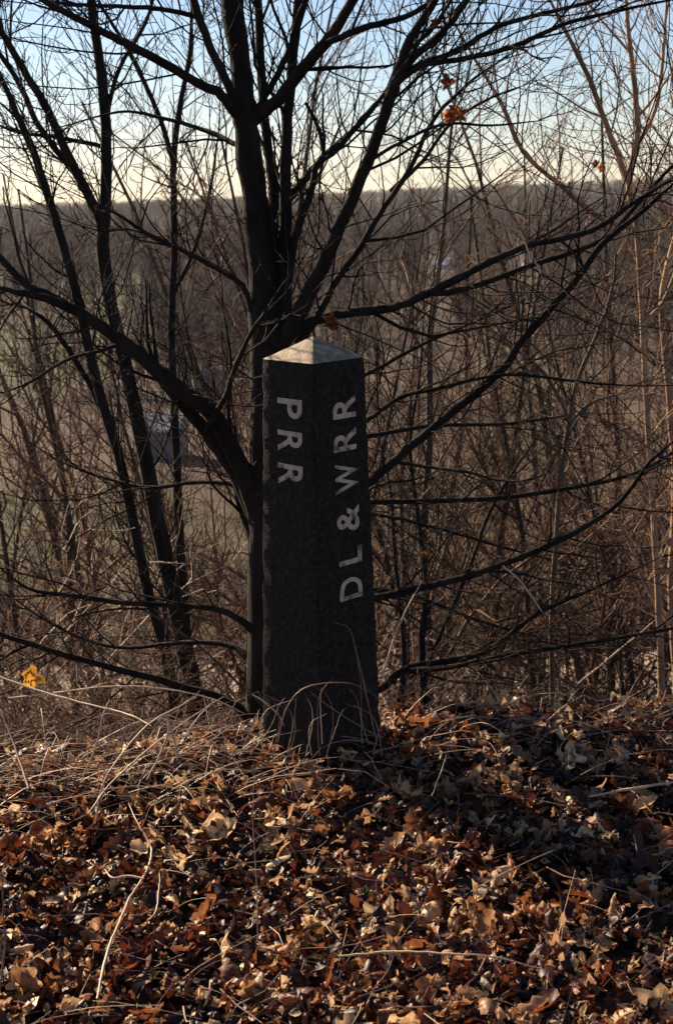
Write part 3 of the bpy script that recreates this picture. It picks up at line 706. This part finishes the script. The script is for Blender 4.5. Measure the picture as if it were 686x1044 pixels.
stalk([(99, 1018, 1.8), (110, 970, 1.9), (120, 945, 1.9), (133, 915, 1.9), (147, 893, 1.9), (155, 870, 1.8), (150, 855, 1.5), (141, 840, 1.3), (131, 818, .9)], 0, 100.09, 'long pale S-bent stalk at the lower left of the leaves',
      extra=[[(147, 896, gy_(147, 896, .08), 1.3), (130, 893, gy_(130, 893, .08), 1.1), (115, 895, gy_(115, 895, .08), .9), (107, 886, gy_(107, 886, .07), .6)]])
stalk([(151, 938, 1), (159, 930, 1.2), (162, 910, 1.2), (163, 888, .9)], 0, 100.08, 'short bowed pale stalk just right of the long S-bent one')
stalk([(97, 840, 1), (105, 800, 1.2), (125, 768, 1.3), (152, 738, 1.5), (180, 722, 1.3), (203, 708, 1)], 3.45, 3.75, 'pale stalk arching up to the right from the left leaves')
stalk([(0, 690, 1.2), (45, 706, 1.6), (90, 718, 1.6), (130, 728, 1.8), (155, 740, 1.8)], 4.3, 3.9, 'pale straight stem slanting down over the crest at left',)
stalk([(10, 712, 1), (60, 706, 1.3), (110, 700, 1.3), (165, 702, 1.2), (215, 712, 1.1), (250, 728, .8)], 4.3, 4.1, 'thin arched stem skimming the crest left of the marker')
stalk([(30, 805, 2.0), (22, 780, 2.0), (12, 752, 1.6), (0, 722, 1.2)], 3.6, 3.9, 'stiff brown stalk leaning left at the left edge', m='stalk_dark')
stalk([(150, 795, 1), (163, 770, 1.3), (172, 745, 1.5), (170, 730, 1.2)], 3.65, 3.7, 'upright forked pale stalk under the slanting trunk', extra=[[(170, 731, 3.7, 1.2), (178, 755, 3.68, 1.2), (181, 775, 3.66, .8)]])
stalk([(85, 792, 1), (98, 760, 1.2), (105, 730, 1.2), (112, 712, .8)], 3.7, 3.8, 'short upright straw between two leaning stalks')
stalk([(90, 830, .9), (112, 800, 1.2), (150, 765, 1.3), (190, 735, 1.2), (225, 712, .8)], 3.4, 3.9, 'pale straw leaning right across the forked stalk')
stalk([(440, 812, .9), (455, 770, .9), (470, 700, .7)], 3.4, 3.6, 'thin grey straw standing in the shadow right of the marker', m='stalk_dark')
stalk([(384, 757, 1.0), (376, 720, 1.1), (368, 685, 1.2), (362, 660, 1.0), (355, 640, .8), (338, 634, .5)], 3.85, 3.82, 'drooping brown cane curving before the right face of the marker', m='stalk_dark')
stalk([(389, 690, 1.3), (402, 650, 1.4), (415, 620, 1.4), (430, 592, 1.2)], 4.6, 4.7, 'pale straight stick leaning right behind the marker')
stalk([(283, 757, .8), (290, 728, 1), (300, 710, 1.1), (315, 700, 1.3), (340, 696, 1.1), (362, 698, .9), (375, 706, .7)], 3.72, 3.7, 'arched bramble cane looping before the foot of the marker', m='stalk_dark', name='bramble_cane', cat='bramble')
stalk([(388, 752, .9), (370, 742, 1), (350, 730, 1), (330, 716, 1), (316, 705, .8)], 3.7, 3.68, 'straight twig crossing the bramble at the marker foot', m='stalk_dark', name='fallen_twig', cat='twig')
stalk([(257, 708, 1), (270, 716, 1.2), (283, 728, 1.1), (290, 740, .8)], 3.75, 3.7, 'short pale twig at the lower left of the marker', name='fallen_twig', cat='twig')
stalk([(380, 1010, 1), (398, 985, 1.1), (401, 962, 1)], 2.7, 2.75, 'short dark stub near the bottom middle', m='stalk_dark')
stalk([(345, 975, 1.4), (400, 970, 1.6), (450, 972, 1.7), (500, 975, 1.6), (560, 990, 1.2)], 0, 100.08, 'long brown twig arched across the leaves at the bottom', m='stalk', name='fallen_twig', cat='twig')
stalk([(600, 812, 1.3), (650, 803, 2.2), (690, 797, 2.6)], 0, 100.07, 'pale stick lying in the shadow at the right edge', name='fallen_twig', cat='twig')
stalk([(263, 960, 1), (262, 900, 1), (258, 840, 1), (260, 780, .7)], 2.9, 3.2, 'thin upright dark stem below the marker, standing in leaves', m='stalk_dark')
stalk([(478, 955, 1), (484, 925, 1.1), (488, 895, .7)], 2.95, 3.0, 'short reddish stem standing right of bottom centre', m='stalk_dark')
stalk([(640, 940, 1), (663, 915, 1.1), (672, 890, .7)], 3.0, 3.1, 'leaning stem near the lower right corner', m='stalk_dark')
stalk([(0, 1010, 1.6), (5, 960, 1.6), (2, 890, 1.2)], 2.6, 2.7, 'dark stem standing in the lower left corner', m='stalk_dark')
stalk([(512, 577, 1.2), (528, 590, 1.4), (540, 606, 1.4), (553, 625, 1.1)], 4.7, 4.6, 'pale bent twig caught in the low right branches', name='caught_twig', cat='twig')
stalk([(514, 232, .9), (530, 238, 1.1), (541, 262, 1.3), (549, 272, 1.8), (551, 280, 1.6)], 4.5, 4.5, 'sunlit broken twig hanging from the long right limb', name='caught_twig', cat='twig')
stalk([(585, 700, 1.4), (610, 680, 1.5), (640, 655, 1.4), (668, 632, 1.1)], 5.3, 5.6, 'tan stick rising to the right before the track', name='caught_twig', cat='twig')
for k in range(34):
    px, py = rp.uniform(0, 686), rp.choice([rp.uniform(730, 800), rp.uniform(760, 1030)])
    Yg0 = gy_(px, py); L = rp.uniform(25, 95); a = rp.uniform(-1.1, 1.1)
    dx, dy = L*math.sin(a), -L*math.cos(a); bnd = rp.uniform(-14, 14)
    if py+dy < 690: dy = 690-py
    stalk([(px, py+3, 1.0), (px+dx*.3+bnd*.6, py+dy*.35, 1.1), (px+dx*.65+bnd, py+dy*.7, .9), (px+dx, py+dy, .6)], Yg0, Yg0+.06,
          'thin dry stalk standing among the dead leaves', m=rp.choice(['stalk', 'stalk_dark', 'stalk_dark']), group='dry stalks in the leaf litter')
for k in range(16):
    px = rp.uniform(256, 395); py = rp.uniform(757, 775); dx = rp.uniform(-30, 30); h_ = rp.uniform(25, 85); b_ = rp.uniform(-12, 12); y_ = rp.uniform(3.66, 3.78)
    stalk([(px, py, .8), (px+dx*.3+b_, py-h_*.45, .8), (px+dx*.6+b_, py-h_*.8, .7), (px+dx*1.3, py-h_, .5)], y_, y_+.05, 'thin dry weed stem growing up before the foot of the marker', m=rp.choice(['stalk', 'stalk_dark', 'stalk_dark']), group='dry weeds at the marker foot', name='weed_stem', cat='weed')
yl = hang_leaf(30, 691, 4.33, .10, None, M['yellow_leaf'], 9, 'yellow_leaf'); tag(yl, 'orange-yellow leaf caught in low twigs at left edge', 'leaf')
